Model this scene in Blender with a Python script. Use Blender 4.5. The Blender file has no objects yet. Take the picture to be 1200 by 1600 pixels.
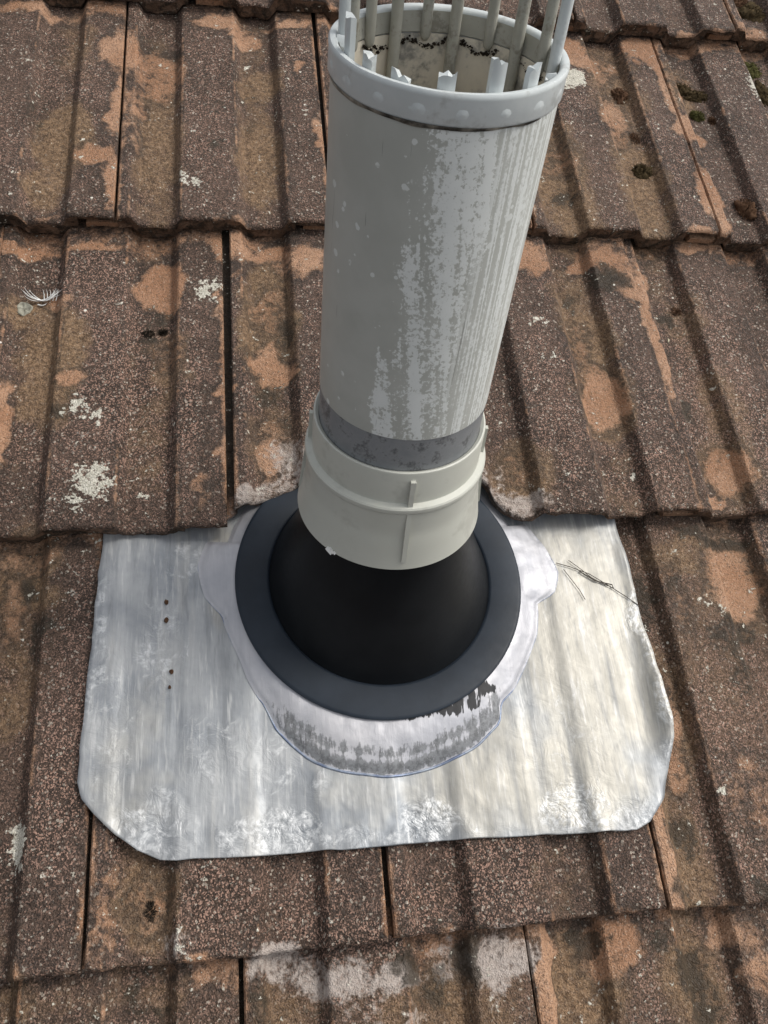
import bpy, math, random
import numpy as np
from mathutils import Matrix, Vector

S = bpy.context.scene
COL = S.collection
RAD = math.radians

# ------------------------------------------------------------------ camera, sky, sun, exposure
# Roof frame: u to the right along the tile courses, v up the slope, n out of the roof (metres).
PITCH = RAD(18.9)
ROOF = Matrix.Translation((0, 0, 4.0)) @ Matrix.Rotation(PITCH, 4, 'X')
FPX = 1350.0
CAM_C = np.array([0.1086, 0.0378, 0.6420])
_w = np.array([-0.4081, -0.1529, -0.0577])
def _rod(r):
    th = np.linalg.norm(r); k = r / th
    K = np.array([[0, -k[2], k[1]], [k[2], 0, -k[0]], [-k[1], k[0], 0]])
    return np.eye(3) + math.sin(th) * K + (1 - math.cos(th)) * K @ K
CAM_R = _rod(_w) @ np.array([[1, 0, 0], [0, -1, 0], [0, 0, -1.]])   # rows: right, down, forward

cam_d = bpy.data.cameras.new('camera'); cam = bpy.data.objects.new('camera', cam_d); COL.objects.link(cam)
cam_d.sensor_fit = 'VERTICAL'; cam_d.sensor_height = 36.0; cam_d.lens = FPX / 1600 * 36.0
cam_d.clip_start = 0.01; cam_d.clip_end = 500
m = Matrix.Identity(4)
for i in range(3):
    m[i][0] = CAM_R[0][i]; m[i][1] = -CAM_R[1][i]; m[i][2] = -CAM_R[2][i]; m[i][3] = CAM_C[i]
cam.matrix_world = ROOF @ m
S.camera = cam
S.cycles.max_bounces = 4; S.cycles.diffuse_bounces = 2; S.cycles.glossy_bounces = 2

SUN_EL, SUN_AZ = RAD(54), RAD(88)      # azimuth clockwise from the up-slope direction
wd = bpy.data.worlds.new('World'); S.world = wd; wd.use_nodes = True
wn = wd.node_tree; wn.nodes.clear()
sky = wn.nodes.new('ShaderNodeTexSky'); sky.sky_type = 'NISHITA'; sky.sun_disc = False
sky.sun_elevation = SUN_EL; sky.sun_rotation = SUN_AZ
sky.air_density = 1.0; sky.dust_density = 4.0; sky.ozone_density = 1.0
hs = wn.nodes.new('ShaderNodeHueSaturation'); hs.inputs['Saturation'].default_value = 0.22
bg = wn.nodes.new('ShaderNodeBackground'); bg.inputs['Strength'].default_value = 0.15
wo = wn.nodes.new('ShaderNodeOutputWorld')
wn.links.new(sky.outputs[0], hs.inputs['Color']); wn.links.new(hs.outputs[0], bg.inputs['Color']); wn.links.new(bg.outputs[0], wo.inputs['Surface'])
sd = bpy.data.lights.new('sun', 'SUN'); sun = bpy.data.objects.new('sun', sd); COL.objects.link(sun)
sd.energy = 1.25; sd.angle = RAD(16); sd.color = (1.0, 0.95, 0.87)
to_sun = Vector((math.sin(SUN_AZ) * math.cos(SUN_EL), math.cos(SUN_AZ) * math.cos(SUN_EL), math.sin(SUN_EL)))
sun.rotation_euler = to_sun.to_track_quat('Z', 'Y').to_euler(); sun.location = (3, 2, 9)
S.view_settings.view_transform = 'Standard'; S.view_settings.look = 'None'
S.view_settings.exposure = 0.24; S.view_settings.gamma = 1.0; S.view_settings.use_curve_mapping = False

# ------------------------------------------------------------------ helpers
def un(x, y, z=0.0):
    """photo pixel -> point on the roof-parallel plane at height z"""
    d = CAM_R.T @ np.array([(x - 600) / FPX, (y - 800) / FPX, 1.0])
    return CAM_C + d * (z - CAM_C[2]) / d[2]
def sstep(a, b, x):
    t = np.clip((np.asarray(x, float) - a) / (b - a), 0, 1); return t * t * (3 - 2 * t)
def _hash(i, j, k):
    n = (i * 374761393 + j * 668265263 + k * 2147483647) & 0xffffffff
    n = ((n ^ (n >> 13)) * 1274126177) & 0xffffffff
    return ((n ^ (n >> 16)) & 0xffff) / 65535.0
def vnoise(x, y, seed=0):
    x = np.asarray(x, float); y = np.asarray(y, float)
    xi = np.floor(x).astype(np.int64); yi = np.floor(y).astype(np.int64)
    fx = x - xi; fy = y - yi; fx = fx * fx * (3 - 2 * fx); fy = fy * fy * (3 - 2 * fy)
    h = lambda a, b: _hash(a, b, np.int64(seed))
    return (h(xi, yi) * (1 - fx) + h(xi + 1, yi) * fx) * (1 - fy) + (h(xi, yi + 1) * (1 - fx) + h(xi + 1, yi + 1) * fx) * fy
def fbm(x, y, seed=0, o=3):
    s = 0; a = .5; t = 0
    for k in range(o):
        s = s + a * vnoise(np.asarray(x) * 2 ** k, np.asarray(y) * 2 ** k, seed + 17 * k); t += a; a *= .5
    return s / t

def mesh_obj(name, V, F, mat, parent=None, sharp=None, attrs=None, uv=None, smooth=True):
    me = bpy.data.meshes.new(name)
    me.from_pydata([tuple(map(float, v)) for v in V], [], F)
    me.validate()
    if smooth: me.polygons.foreach_set('use_smooth', [True] * len(me.polygons))
    if sharp: me.set_sharp_from_angle(angle=RAD(sharp))
    for k, arr in (attrs or {}).items():
        at = me.attributes.new(k, 'FLOAT_COLOR', 'POINT')
        at.data.foreach_set('color', np.asarray(arr, np.float32).ravel())
    if uv is not None:
        ul = me.uv_layers.new(name='UVMap'); uv = np.asarray(uv)
        li = np.zeros(len(me.loops), np.int32); me.loops.foreach_get('vertex_index', li)
        ul.data.foreach_set('uv', uv[li].astype(np.float32).ravel())
    me.materials.append(mat); me.update()
    o = bpy.data.objects.new(name, me); COL.objects.link(o)
    if parent is not None: o.parent = parent
    return o
def tag(o, label, cat, group=None, kind=None):
    if label: o['label'] = label
    if cat: o['category'] = cat
    if group: o['group'] = group
    if kind: o['kind'] = kind
    return o
def at_roof(o, p):
    """put a top-level thing at roof point p; its mesh / children are in roof-aligned local axes"""
    o.matrix_world = ROOF @ Matrix.Translation(tuple(map(float, p))); return o
def thing(name, p):
    o = bpy.data.objects.new(name, None); o.empty_display_size = .02; COL.objects.link(o); return at_roof(o, p)

# ------------------------------------------------------------------ node helpers
class NT:
    def __init__(s, name):
        s.m = bpy.data.materials.new(name); s.m.use_nodes = True; s.t = s.m.node_tree; s.t.nodes.clear()
        s.out = s.n('ShaderNodeOutputMaterial'); s.b = s.n('ShaderNodeBsdfPrincipled'); s.l(s.b.outputs[0], s.out.inputs[0])
    def n(s, t, **k):
        o = s.t.nodes.new(t)
        for a, b in k.items(): setattr(o, a, b)
        return o
    def l(s, a, b): s.t.links.new(a, b)
    def put(s, sock, v):
        if hasattr(v, 'is_output') or isinstance(v, bpy.types.NodeSocket): s.l(v, sock)
        elif isinstance(v, (tuple, list)) and len(v) == 3 and sock.type == 'RGBA': sock.default_value = (*v, 1)
        else: sock.default_value = v
    def pos(s, scale=(1, 1, 1)):
        """world position turned into the roof frame: x along courses, y up slope, z normal"""
        g = s.n('ShaderNodeNewGeometry'); r = s.n('ShaderNodeVectorRotate', rotation_type='X_AXIS'); r.inputs['Angle'].default_value = -PITCH
        s.l(g.outputs['Position'], r.inputs['Vector'])
        mp = s.n('ShaderNodeMapping'); mp.inputs['Scale'].default_value = scale; s.l(r.outputs[0], mp.inputs[0]); return mp.outputs[0]
    def noise(s, vec, scale, detail=4, rough=.55, dist=0, col=False):
        o = s.n('ShaderNodeTexNoise'); s.l(vec, o.inputs['Vector'])
        o.inputs['Scale'].default_value = scale; o.inputs['Detail'].default_value = detail; o.inputs['Roughness'].default_value = rough; o.inputs['Distortion'].default_value = dist
        return o.outputs['Color' if col else 'Fac']
    def voro(s, vec, scale, feature='F1', out='Distance', rnd=1):
        o = s.n('ShaderNodeTexVoronoi', feature=feature); s.l(vec, o.inputs['Vector']); o.inputs['Scale'].default_value = scale; o.inputs['Randomness'].default_value = rnd
        return o.outputs[out]
    def math(s, op, a, b=0.0, c=None, clamp=False):
        o = s.n('ShaderNodeMath', operation=op); o.use_clamp = clamp
        s.put(o.inputs[0], a); s.put(o.inputs[1], b)
        if c is not None: s.put(o.inputs[2], c)
        return o.outputs[0]
    def ss(s, x, a, b):
        o = s.n('ShaderNodeMapRange', interpolation_type='SMOOTHSTEP'); s.put(o.inputs['Value'], x)
        o.inputs['From Min'].default_value = a; o.inputs['From Max'].default_value = b; return o.outputs[0]
    def mr(s, x, a, b, c, d):
        o = s.n('ShaderNodeMapRange'); s.put(o.inputs['Value'], x)
        for k, v in zip(('From Min', 'From Max', 'To Min', 'To Max'), (a, b, c, d)): o.inputs[k].default_value = v
        return o.outputs[0]
    def mix(s, f, a, b, blend='MIX'):
        o = s.n('ShaderNodeMix', data_type='RGBA', blend_type=blend)
        s.put(o.inputs[0], f); s.put(o.inputs[6], a); s.put(o.inputs[7], b); return o.outputs[2]
    def attr(s, name):
        o = s.n('ShaderNodeAttribute', attribute_name=name); sp = s.n('ShaderNodeSeparateColor'); s.l(o.outputs['Color'], sp.inputs[0])
        return sp.outputs[0], sp.outputs[1], sp.outputs[2], o.outputs['Alpha']
    def sep(s, col):
        sp = s.n('ShaderNodeSeparateColor'); s.l(col, sp.inputs[0]); return sp.outputs
    def bump(s, h, strength, dist, normal=None):
        o = s.n('ShaderNodeBump'); s.put(o.inputs['Height'], h); o.inputs['Strength'].default_value = strength; o.inputs['Distance'].default_value = dist
        if normal is not None: s.l(normal, o.inputs['Normal'])
        return o.outputs[0]
    def done(s, color, rough, normal=None, metallic=0.0, spec=.5):
        s.put(s.b.inputs['Base Color'], color); s.put(s.b.inputs['Roughness'], rough); s.put(s.b.inputs['Metallic'], metallic)
        s.put(s.b.inputs['Specular IOR Level'], spec)
        if normal is not None: s.l(normal, s.b.inputs['Normal'])
        return s.m

# ------------------------------------------------------------------ materials
def mat_tile():
    t = NT('sand_faced_tile'); P = t.pos()
    bare, lich, dark, ochre = t.attr('wear'); pale, tone, raw, pink = t.attr('tone')
    n1 = t.noise(P, 55, 4, .62); n2 = t.noise(P, 13, 2, .6); n3 = t.noise(P, 260, 2, .6); n4 = t.noise(P, 95, 3, .68, .6)
    vc = t.n('ShaderNodeTexVoronoi'); t.l(P, vc.inputs['Vector']); vc.inputs['Scale'].default_value = 1050; cell = t.sep(vc.outputs['Color'])
    v2 = t.n('ShaderNodeTexVoronoi'); t.l(P, v2.inputs['Vector']); v2.inputs['Scale'].default_value = 640; cell2 = t.sep(v2.outputs['Color'])
    e1 = t.math('SUBTRACT', n1, .5); e3 = t.math('SUBTRACT', n3, .5); e4 = t.math('SUBTRACT', n4, .5)
    # weathered dark face
    base = t.mix(t.ss(n2, .32, .68), (.040, .027, .020), (.082, .054, .041))
    base = t.mix(tone, base, (.150, .092, .056))
    base = t.mix(t.math('MULTIPLY', t.ss(n1, .50, .74), .42), base, (.155, .100, .072))
    # sand grains of the face
    base = t.mix(t.math('MULTIPLY', t.ss(cell[0], .46, .10), .8), base, (.026, .020, .016))
    clus = t.ss(t.math('MULTIPLY_ADD', pink, .32, n4), .40, .74)
    base = t.mix(t.math('MULTIPLY', t.ss(cell[1], .60, .90), t.math('MULTIPLY_ADD', clus, .62, .22)), base, (.37, .228, .172))
    base = t.mix(t.math('MULTIPLY', t.ss(cell2[2], .93, .99), .62), base, (.46, .40, .33))
    # yellow-brown film in the pans
    om = t.ss(t.math('MULTIPLY_ADD', e1, 1.1, t.math('MULTIPLY_ADD', e4, .5, ochre)), .15, .85)
    ocol = t.mix(t.ss(n3, .32, .72), (.125, .076, .041), (.31, .198, .112)); ocol = t.mix(t.math('MULTIPLY', t.ss(cell[0], .36, .05), .6), ocol, (.06, .04, .026))
    ocol = t.mix(t.math('MULTIPLY', t.ss(cell[1], .80, .95), .35), ocol, (.42, .31, .20))
    base = t.mix(t.math('MULTIPLY', om, .82), base, ocol)
    # worn to the orange body
    bm = t.ss(t.math('MULTIPLY_ADD', e4, 1.1, t.math('MULTIPLY_ADD', e1, .9, t.math('MULTIPLY_ADD', e3, .45, bare))), .22, .72)
    bcol = t.mix(t.ss(n2, .35, .65), (.335, .178, .100), (.43, .255, .158)); bcol = t.mix(t.math('MULTIPLY', t.ss(t.math('ADD', e4, n3), .50, .72), .55), bcol, (.20, .112, .064))
    bcol = t.mix(t.math('MULTIPLY', t.ss(cell[0], .22, .04), .65), bcol, (.10, .065, .045)); bcol = t.mix(t.math('MULTIPLY', t.ss(cell[1], .86, .97), .45), bcol, (.52, .37, .27))
    base = t.mix(t.math('MULTIPLY', bm, .90), base, bcol)
    halo = t.math('MULTIPLY', t.ss(t.math('MULTIPLY_ADD', e4, .5, t.math('MULTIPLY_ADD', e1, .6, bare)), .02, .22), t.math('SUBTRACT', 1.0, bm)); base = t.mix(t.math('MULTIPLY', halo, .50), base, (.030, .024, .019))
    # whitish lime bloom
    pm = t.ss(t.math('MULTIPLY_ADD', e4, 1.5, t.math('MULTIPLY_ADD', e3, .9, t.math('MULTIPLY_ADD', e1, .8, pale))), .28, .84)
    base = t.mix(t.math('MULTIPLY', pm, .85), base, t.mix(n3, (.31, .26, .225), (.52, .46, .42)))
    # raw broken or sawn edge, its colour darkened for dirt and painted shade
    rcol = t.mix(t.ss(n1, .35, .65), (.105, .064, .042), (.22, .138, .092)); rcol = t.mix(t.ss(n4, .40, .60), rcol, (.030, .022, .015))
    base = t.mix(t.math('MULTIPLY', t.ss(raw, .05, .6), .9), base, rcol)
    # black moss film, plus the shade painted into the tile joints
    dm = t.ss(t.math('MULTIPLY_ADD', e4, 1.7, t.math('MULTIPLY_ADD', e3, 1.0, t.math('MULTIPLY_ADD', e1, .8, dark))), .34, .80)
    base = t.mix(t.math('MULTIPLY', dm, .85), base, t.mix(n1, (.018, .015, .012), (.05, .038, .024)))
    # crusty lichen
    lm = t.ss(t.math('MULTIPLY_ADD', e3, 1.9, t.math('MULTIPLY_ADD', e4, 1.8, t.math('MULTIPLY_ADD', e1, .8, lich))), .44, .66)
    base = t.mix(t.math('MULTIPLY', lm, .92), base, t.mix(cell[2], (.36, .34, .27), (.72, .69, .60)))
    v3 = t.n('ShaderNodeTexVoronoi'); t.l(P, v3.inputs['Vector']); v3.inputs['Scale'].default_value = 44
    spk = t.math('MULTIPLY', t.ss(v3.outputs['Distance'], .070, .045), t.ss(t.sep(v3.outputs['Color'])[0], .84, .88)); base = t.mix(spk, base, (.64, .61, .53))
    hgt = t.math('MULTIPLY_ADD', n4, 2.4, t.math('ADD', n3, t.math('MULTIPLY', t.noise(P, 900, 0, .5), .8)))
    return t.done(base, t.mr(cell2[0], 0, 1, .5, .9), t.bump(hgt, .9, .0014), 0, .28)

def mat_lead(name='lead_sheet', light=0.0):
    t = NT(name); P = t.pos(); Ps = t.pos((1, .07, 1))
    warm, scuff, weld, tar = t.attr('lead')
    st = t.noise(Ps, 300, 3, .65); st2 = t.noise(Ps, 60, 4, .6); n1 = t.noise(P, 15, 4, .6); n2 = t.noise(P, 75, 4, .65, .8); n3 = t.noise(P, 260, 3, .65)
    e2 = t.math('SUBTRACT', n2, .5); e3 = t.math('SUBTRACT', n3, .5); es = t.math('SUBTRACT', st, .5)
    c = t.mix(t.ss(n1, .30, .70), (.225, .245, .268), (.39, .40, .405))
    c = t.mix(t.math('MULTIPLY', t.ss(t.math('MULTIPLY_ADD', t.math('SUBTRACT', n1, .5), 1.1, warm), .15, .9), .8), c, (.44, .415, .355))
    c = t.mix(t.math('MULTIPLY', t.ss(st2, .48, .70), .65), c, (.185, .197, .21))
    c = t.mix(t.math('MULTIPLY', t.ss(st2, .44, .28), .45), c, (.50, .49, .46))
    c = t.mix(t.math('MULTIPLY', t.ss(st, .53, .74), .55), c, (.58, .58, .57))
    c = t.mix(t.math('MULTIPLY', t.ss(st, .47, .28), .40), c, (.17, .178, .188))
    sm = t.math('MULTIPLY', t.ss(t.math('MULTIPLY_ADD', e2, 1.7, scuff), .46, .80), t.ss(n3, .36, .62)); c = t.mix(t.math('MULTIPLY', sm, .62), c, (.70, .71, .71))
    c = t.mix(t.math('MULTIPLY', t.ss(t.math('MULTIPLY_ADD', e2, 2.0, t.math('MULTIPLY', scuff, .5)), .60, .80), .5), c, (.20, .215, .225))
    if light: c = t.mix(light, c, t.mix(t.ss(n1, .3, .7), (.44, .44, .475), (.53, .52, .545)))
    # weld seam: dull dark band, broken up by file strokes
    wm = t.ss(t.math('MULTIPLY_ADD', es, 1.5, t.math('MULTIPLY_ADD', e3, 1.0, weld)), .40, .70)
    c = t.mix(t.math('MULTIPLY', wm, .85), c, t.mix(t.ss(n3, .36, .64), (.075, .078, .078), (.19, .198, .205)))
    tm = t.ss(t.math('MULTIPLY_ADD', es, 2.4, tar), .46, .60); tm = t.math('MULTIPLY', tm, t.ss(tar, .02, .12)); c = t.mix(tm, c, (.02, .02, .022))
    rough = t.math('MULTIPLY_ADD', n2, .25, .40); rough = t.math('MULTIPLY_ADD', t.math('ADD', tm, wm), .12, rough)
    hgt = t.math('ADD', t.math('MULTIPLY', n2, t.math('MULTIPLY_ADD', t.math('MULTIPLY', scuff, scuff), 1.7, .12)), t.math('MULTIPLY_ADD', st, .10, t.math('MULTIPLY', n1, 1.6)))
    return t.done(c, rough, t.bump(hgt, .55, .0030), t.math('MULTIPLY_ADD', tm, -.40, .40), .5)

def mat_weld():
    t = NT('weld_edge'); P = t.pos(); n = t.noise(P, 120, 4, .6)
    return t.done(t.mix(t.ss(n, .35, .65), (.16, .20, .30), (.33, .37, .43)), t.math('MULTIPLY_ADD', n, .3, .25), t.bump(n, .4, .001), .5)

def mat_plain(name, c1, c2, rough, scale=60, spec=.5, bump=.1, dirt=None, metallic=0):
    t = NT(name); P = t.pos(); n = t.noise(P, scale, 5, .6); n2 = t.noise(P, scale * 7, 4, .6)
    c = t.mix(t.ss(n, .32, .68), c1, c2)
    if dirt:
        c = t.mix(t.math('MULTIPLY', t.ss(t.math('ADD', n, t.math('MULTIPLY', n2, .35)), .70, .86), dirt[1]), c, dirt[0])
    return t.done(c, t.math('MULTIPLY_ADD', n2, .2, rough - .1), t.bump(n2, bump, .0006), metallic, spec)

def mat_pipe():
    """u of the UV map = degrees to the right of the side that faces the road /100, v = height"""
    t = NT('chalked_grey_plastic'); uvn = t.n('ShaderNodeUVMap'); sx = t.n('ShaderNodeSeparateXYZ'); t.l(uvn.outputs[0], sx.inputs[0])
    a, h = sx.outputs[0], sx.outputs[1]; P = t.pos()
    def uvv(su, sv, ox=0.0):
        c = t.n('ShaderNodeCombineXYZ'); t.l(t.math('MULTIPLY', a, su), c.inputs[0]); t.l(t.math('MULTIPLY_ADD', h, sv, ox), c.inputs[1]); return c.outputs[0]
    n1 = t.noise(P, 22, 4, .6); n2 = t.noise(P, 420, 3, .7); n3 = t.noise(P, 75, 4, .65)
    base = t.mix(t.ss(n1, .35, .65), (.42, .43, .395), (.47, .48, .445))
    # soft smears, drips that lean as they come down
    wob = t.math('MULTIPLY', t.math('SUBTRACT', t.noise(uvv(3, 2.2), 1.0, 3, .5), .5), .16)
    ad = t.math('ADD', a, wob); lean = t.math('MULTIPLY_ADD', h, .26, ad)
    c = t.n('ShaderNodeCombineXYZ'); t.l(lean, c.inputs[0]); t.l(t.math('MULTIPLY', h, .085), c.inputs[1]); band = t.noise(c.outputs[0], 10.5, 3, .5)
    c2 = t.n('ShaderNodeCombineXYZ'); t.l(a, c2.inputs[0]); t.l(t.math('MULTIPLY', h, .05), c2.inputs[1]); fine = t.noise(c2.outputs[0], 44, 2, .55)
    n5 = t.noise(uvv(60, 4), 1.0, 3, .6)
    al = t.math('MULTIPLY_ADD', h, -.16, ad)
    mid = t.math('MULTIPLY', t.ss(t.math('MULTIPLY_ADD', t.math('SUBTRACT', n3, .5), .30, al), -.34, -.12), t.ss(ad, .38, .26))
    mm = t.math('MULTIPLY_ADD', t.math('SUBTRACT', n2, .5), 1.35, t.math('MULTIPLY_ADD', t.math('SUBTRACT', n3, .5), .55, t.math('MULTIPLY_ADD', t.math('SUBTRACT', band, .5), 1.9, t.math('MULTIPLY_ADD', t.math('SUBTRACT', n5, .5), .35, .5))))
    m_mid = t.ss(t.math('MULTIPLY_ADD', t.math('SUBTRACT', mid, 1.0), .75, mm), .36, .54)
    right = t.math('MULTIPLY', t.ss(ad, .22, .34), t.ss(ad, 1.15, .85))
    m_right = t.math('MULTIPLY', t.math('MULTIPLY_ADD', t.ss(t.math('MULTIPLY_ADD', t.math('SUBTRACT', n2, .5), .45, fine), .44, .58), .82, .12), right)
    vs = t.n('ShaderNodeTexVoronoi'); t.l(P, vs.inputs['Vector']); vs.inputs['Scale'].default_value = 190; vcs = t.sep(vs.outputs['Color'])
    spots = t.math('MULTIPLY', t.math('LESS_THAN', t.math('MULTIPLY_ADD', t.math('SUBTRACT', n2, .5), .25, vs.outputs['Distance']), t.math('MULTIPLY_ADD', vcs[2], .30, .10)), t.ss(t.math('MULTIPLY_ADD', n3, .5, t.math('MULTIPLY_ADD', a, .22, vcs[1])), 1.02, 1.06))
    spots = t.math('MULTIPLY', spots, t.math('MULTIPLY', t.ss(a, -.95, -.5), .8))
    fade = t.ss(h, 1.0, .965)
    chalk = t.math('MULTIPLY', t.math('MAXIMUM', t.math('MAXIMUM', m_mid, m_right), spots), fade)
    base = t.mix(t.math('MULTIPLY', chalk, .92), base, t.mix(n3, (.66, .69, .67), (.80, .82, .80)))
    scr = t.math('MULTIPLY', t.ss(t.noise(uvv(14, 1.2), 3, 2, .5, .6), .735, .75), .5); base = t.mix(scr, base, (.12, .12, .115))
    return t.done(base, t.math('MULTIPLY_ADD', chalk, .3, .38), t.bump(t.math('ADD', chalk, n2), .12, .0005), 0, .45)

M_TILE = mat_tile(); M_LEAD = mat_lead(); M_LEADC = mat_lead('filed_lead', .65); M_WELD = mat_weld(); M_PIPE = mat_pipe()
M_BAND = mat_plain('scratched_dark_grey_plastic', (.20, .212, .222), (.245, .255, .262), .42, 90, .45, .15, ((.07, .075, .08), .8))
M_SKIRT = mat_plain('pale_grey_plastic', (.47, .475, .42), (.505, .51, .455), .42, 18, .5, .06, ((.24, .235, .20), .35))
M_CAGE = mat_plain('bluish_grey_plastic', (.56, .60, .60), (.63, .665, .66), .40, 40, .5, .1, ((.26, .26, .235), .4))
M_RODIN = mat_plain('greenish_grey_plastic', (.34, .335, .285), (.40, .395, .345), .48, 70, .4, .1, ((.14, .125, .09), .6))
M_INNER = mat_plain('dirty_cream_plastic', (.68, .62, .50), (.56, .515, .425), .6, 45, .3, .3, ((.17, .17, .155), .8))
M_DOME = mat_plain('black_plastic', (.0050, .0058, .0070), (.0078, .0088, .0102), .40, 30, .20, .04)
M_FLANGE = mat_plain('dusty_black_rubber', (.011, .0165, .0245), (.0175, .025, .036), .50, 24, .28, .1)
M_SEAL = mat_plain('cracked_sealant', (.035, .032, .028), (.44, .415, .355), .7, 85, .3, .5)
M_MOSS = mat_plain('dark_moss', (.035, .026, .014), (.085, .060, .030), .95, 300, .1, .8)
M_RMOSS = mat_plain('red_brown_moss', (.075, .040, .024), (.13, .075, .045), .95, 300, .1, .8)
M_GMOSS = mat_plain('green_moss', (.055, .058, .018), (.11, .10, .04), .95, 300, .1, .8)
M_DIRT_SHADE = mat_plain('dark_crumb_and_shade', (.02, .017, .013), (.045, .034, .025), .9, 300, .1, .6)
M_FEATHER = mat_plain('white_down', (.66, .66, .63), (.78, .78, .76), .8, 200, .2, .1)
M_SEED = mat_plain('straw', (.60, .54, .38), (.70, .65, .50), .6, 200, .3, .1)
M_STEM = mat_plain('dark_dry_stem', (.05, .042, .035), (.10, .085, .07), .8, 200, .2, .1)
M_FELT = mat_plain('roofing_felt', (.018, .017, .016), (.03, .028, .026), .95, 60, .2, .5)

# ------------------------------------------------------------------ roof tiles
TW, GAUGE, TLEN = .200, .308, .381
TILT = .0208 / GAUGE
_px = np.array([-1, 11, 18.5, 50, 57, 111, 118.5, 150, 157, 230]) / 1000
_pz = np.array([0, 0, -11, -11, 0, 0, -11, -11, 0, 0]) / 1000
def prof(x):
    s = 0
    for d in (-.0010, -.0005, 0, .0005, .0010): s = s + np.interp(np.asarray(x) + d, _px, _pz)
    return s / 5
# wear seen in the photograph: x, y, half width, half height in pixels, strength
BARE = [(190,75,26,36,.8),(50,4,50,9,.8),(200,75,22,17,1),(184,165,10,45,.8),(150,250,32,17,.9),(178,295,12,48,.8),(212,165,9,70,.55),(250,105,34,38,.65),
 (345,28,48,13,.8),(385,46,18,11,.8),(467,105,11,8,1),(465,27,42,7,.8),(501,220,9,26,.9),(516,20,10,14,.7),(898,78,22,20,.9),(935,95,30,22,.5),(1003,72,22,20,1),
 (1035,130,7,55,.75),(1075,203,22,18,1.1),(1106,312,17,42,1.1),(1125,352,10,22,.9),(1065,118,22,18,.5),(960,180,22,36,.6),(870,250,30,30,.4),
 (55,373,65,9,.8),(150,373,34,7,.9),(345,378,14,22,.8),(378,382,22,24,.7),(478,402,38,26,.75),(415,384,28,12,.8),(250,440,36,30,1.2),(100,458,22,11,.7),
 (112,592,26,15,.9),(4,650,11,60,1),(265,545,25,26,.4),(348,614,11,8,.9),(357,500,5,90,.75),(359,740,6,60,.7),(424,575,30,26,.9),(420,480,26,40,.5),(425,685,28,28,.4),(420,722,18,18,.95),
 (822,400,28,27,.95),(945,402,44,14,.95),(985,440,22,26,.8),(1008,435,9,30,.9),(1020,510,9,55,.95),(1045,580,9,50,.8),(1106,788,13,14,1.2),(940,622,32,40,1.05),(1135,742,32,38,.75),
 (905,545,26,40,.45),(800,735,36,28,.35),(1085,382,24,9,.9),(805,800,45,10,.4),(325,690,10,30,.35),(325,770,8,30,.5),
 (1150,900,40,60,.85),(1040,1110,22,70,.75),(1175,1250,40,70,.45),(1055,1190,18,50,.6),(30,862,45,18,.6),(20,930,20,60,.5),(235,1425,30,46,.55),(165,1440,12,80,.55),
 (1028,1330,7,90,1),(1042,1400,8,40,.8),(146,1400,5,110,.7),(862,1520,13,90,1.2),(965,1480,42,45,.75),(1150,1460,30,30,.7),(690,1490,18,40,.6),(340,1512,46,12,.7),(1190,1500,20,60,.6),(1170,60,30,12,.6),
 (1095,60,40,7,.7),(60,345,60,5,.4),(605,1400,4,60,.7),(1060,930,12,60,.4)]
OCHRE = [(100,215,42,60,.9),(75,290,34,40,.8),(250,200,34,160,.7),(405,125,32,26,.9),(405,240,32,90,.8),(120,60,30,60,.5),(1000,290,34,100,.9),(870,270,40,80,.9),(895,330,34,50,.8),(960,130,40,80,.7),(1065,130,28,40,.8),
 (85,560,50,90,1),(60,480,45,30,.8),(265,560,32,60,.6),(420,500,38,120,.9),(430,700,40,80,.6),(240,690,30,90,.45),(920,530,36,60,.9),(900,470,34,60,.7),(940,620,40,60,1),(805,750,48,50,.9),(1080,500,30,50,.5),(1130,640,30,60,.6),(1135,740,40,60,.8),
 (1070,870,50,30,.7),(1150,900,50,90,.8),(1040,1120,40,120,.8),(1110,1000,60,130,.35),(1060,1330,40,120,.75),(30,900,50,70,.8),(15,1050,30,120,.6),(235,1430,42,70,1),(210,1380,40,60,.6),(700,1390,60,60,.2),(870,1380,60,50,.35),
 (640,1560,40,60,.6),(560,1560,60,40,.4),(450,1580,50,40,.6),(700,1560,30,70,.8),(780,1570,50,50,.5),(920,1540,60,80,.9),(1100,1540,50,90,.8),(110,1560,100,40,.35),(20,1560,30,50,.6),(260,1560,40,50,.5)]
LICH = [(150,755,36,30,.78),(133,780,20,16,.6),(172,735,14,10,.7),(334,450,20,16,.8),(133,636,14,10,.75),(157,650,8,5,.7),(168,728,9,6,1),(300,288,18,7,.65),(895,124,13,13,1.1),(32,1322,10,20,1),(850,506,32,2.5,.75),(985,740,4,4,1),(222,713,3,3,1.2),
 (1120,945,14,16,.5),(382,88,3,4,1.2),(1185,130,8,24,.6),(290,1470,8,18,.5),(1112,1240,5,5,.9),(222,776,5,4,1.1)]
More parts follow.
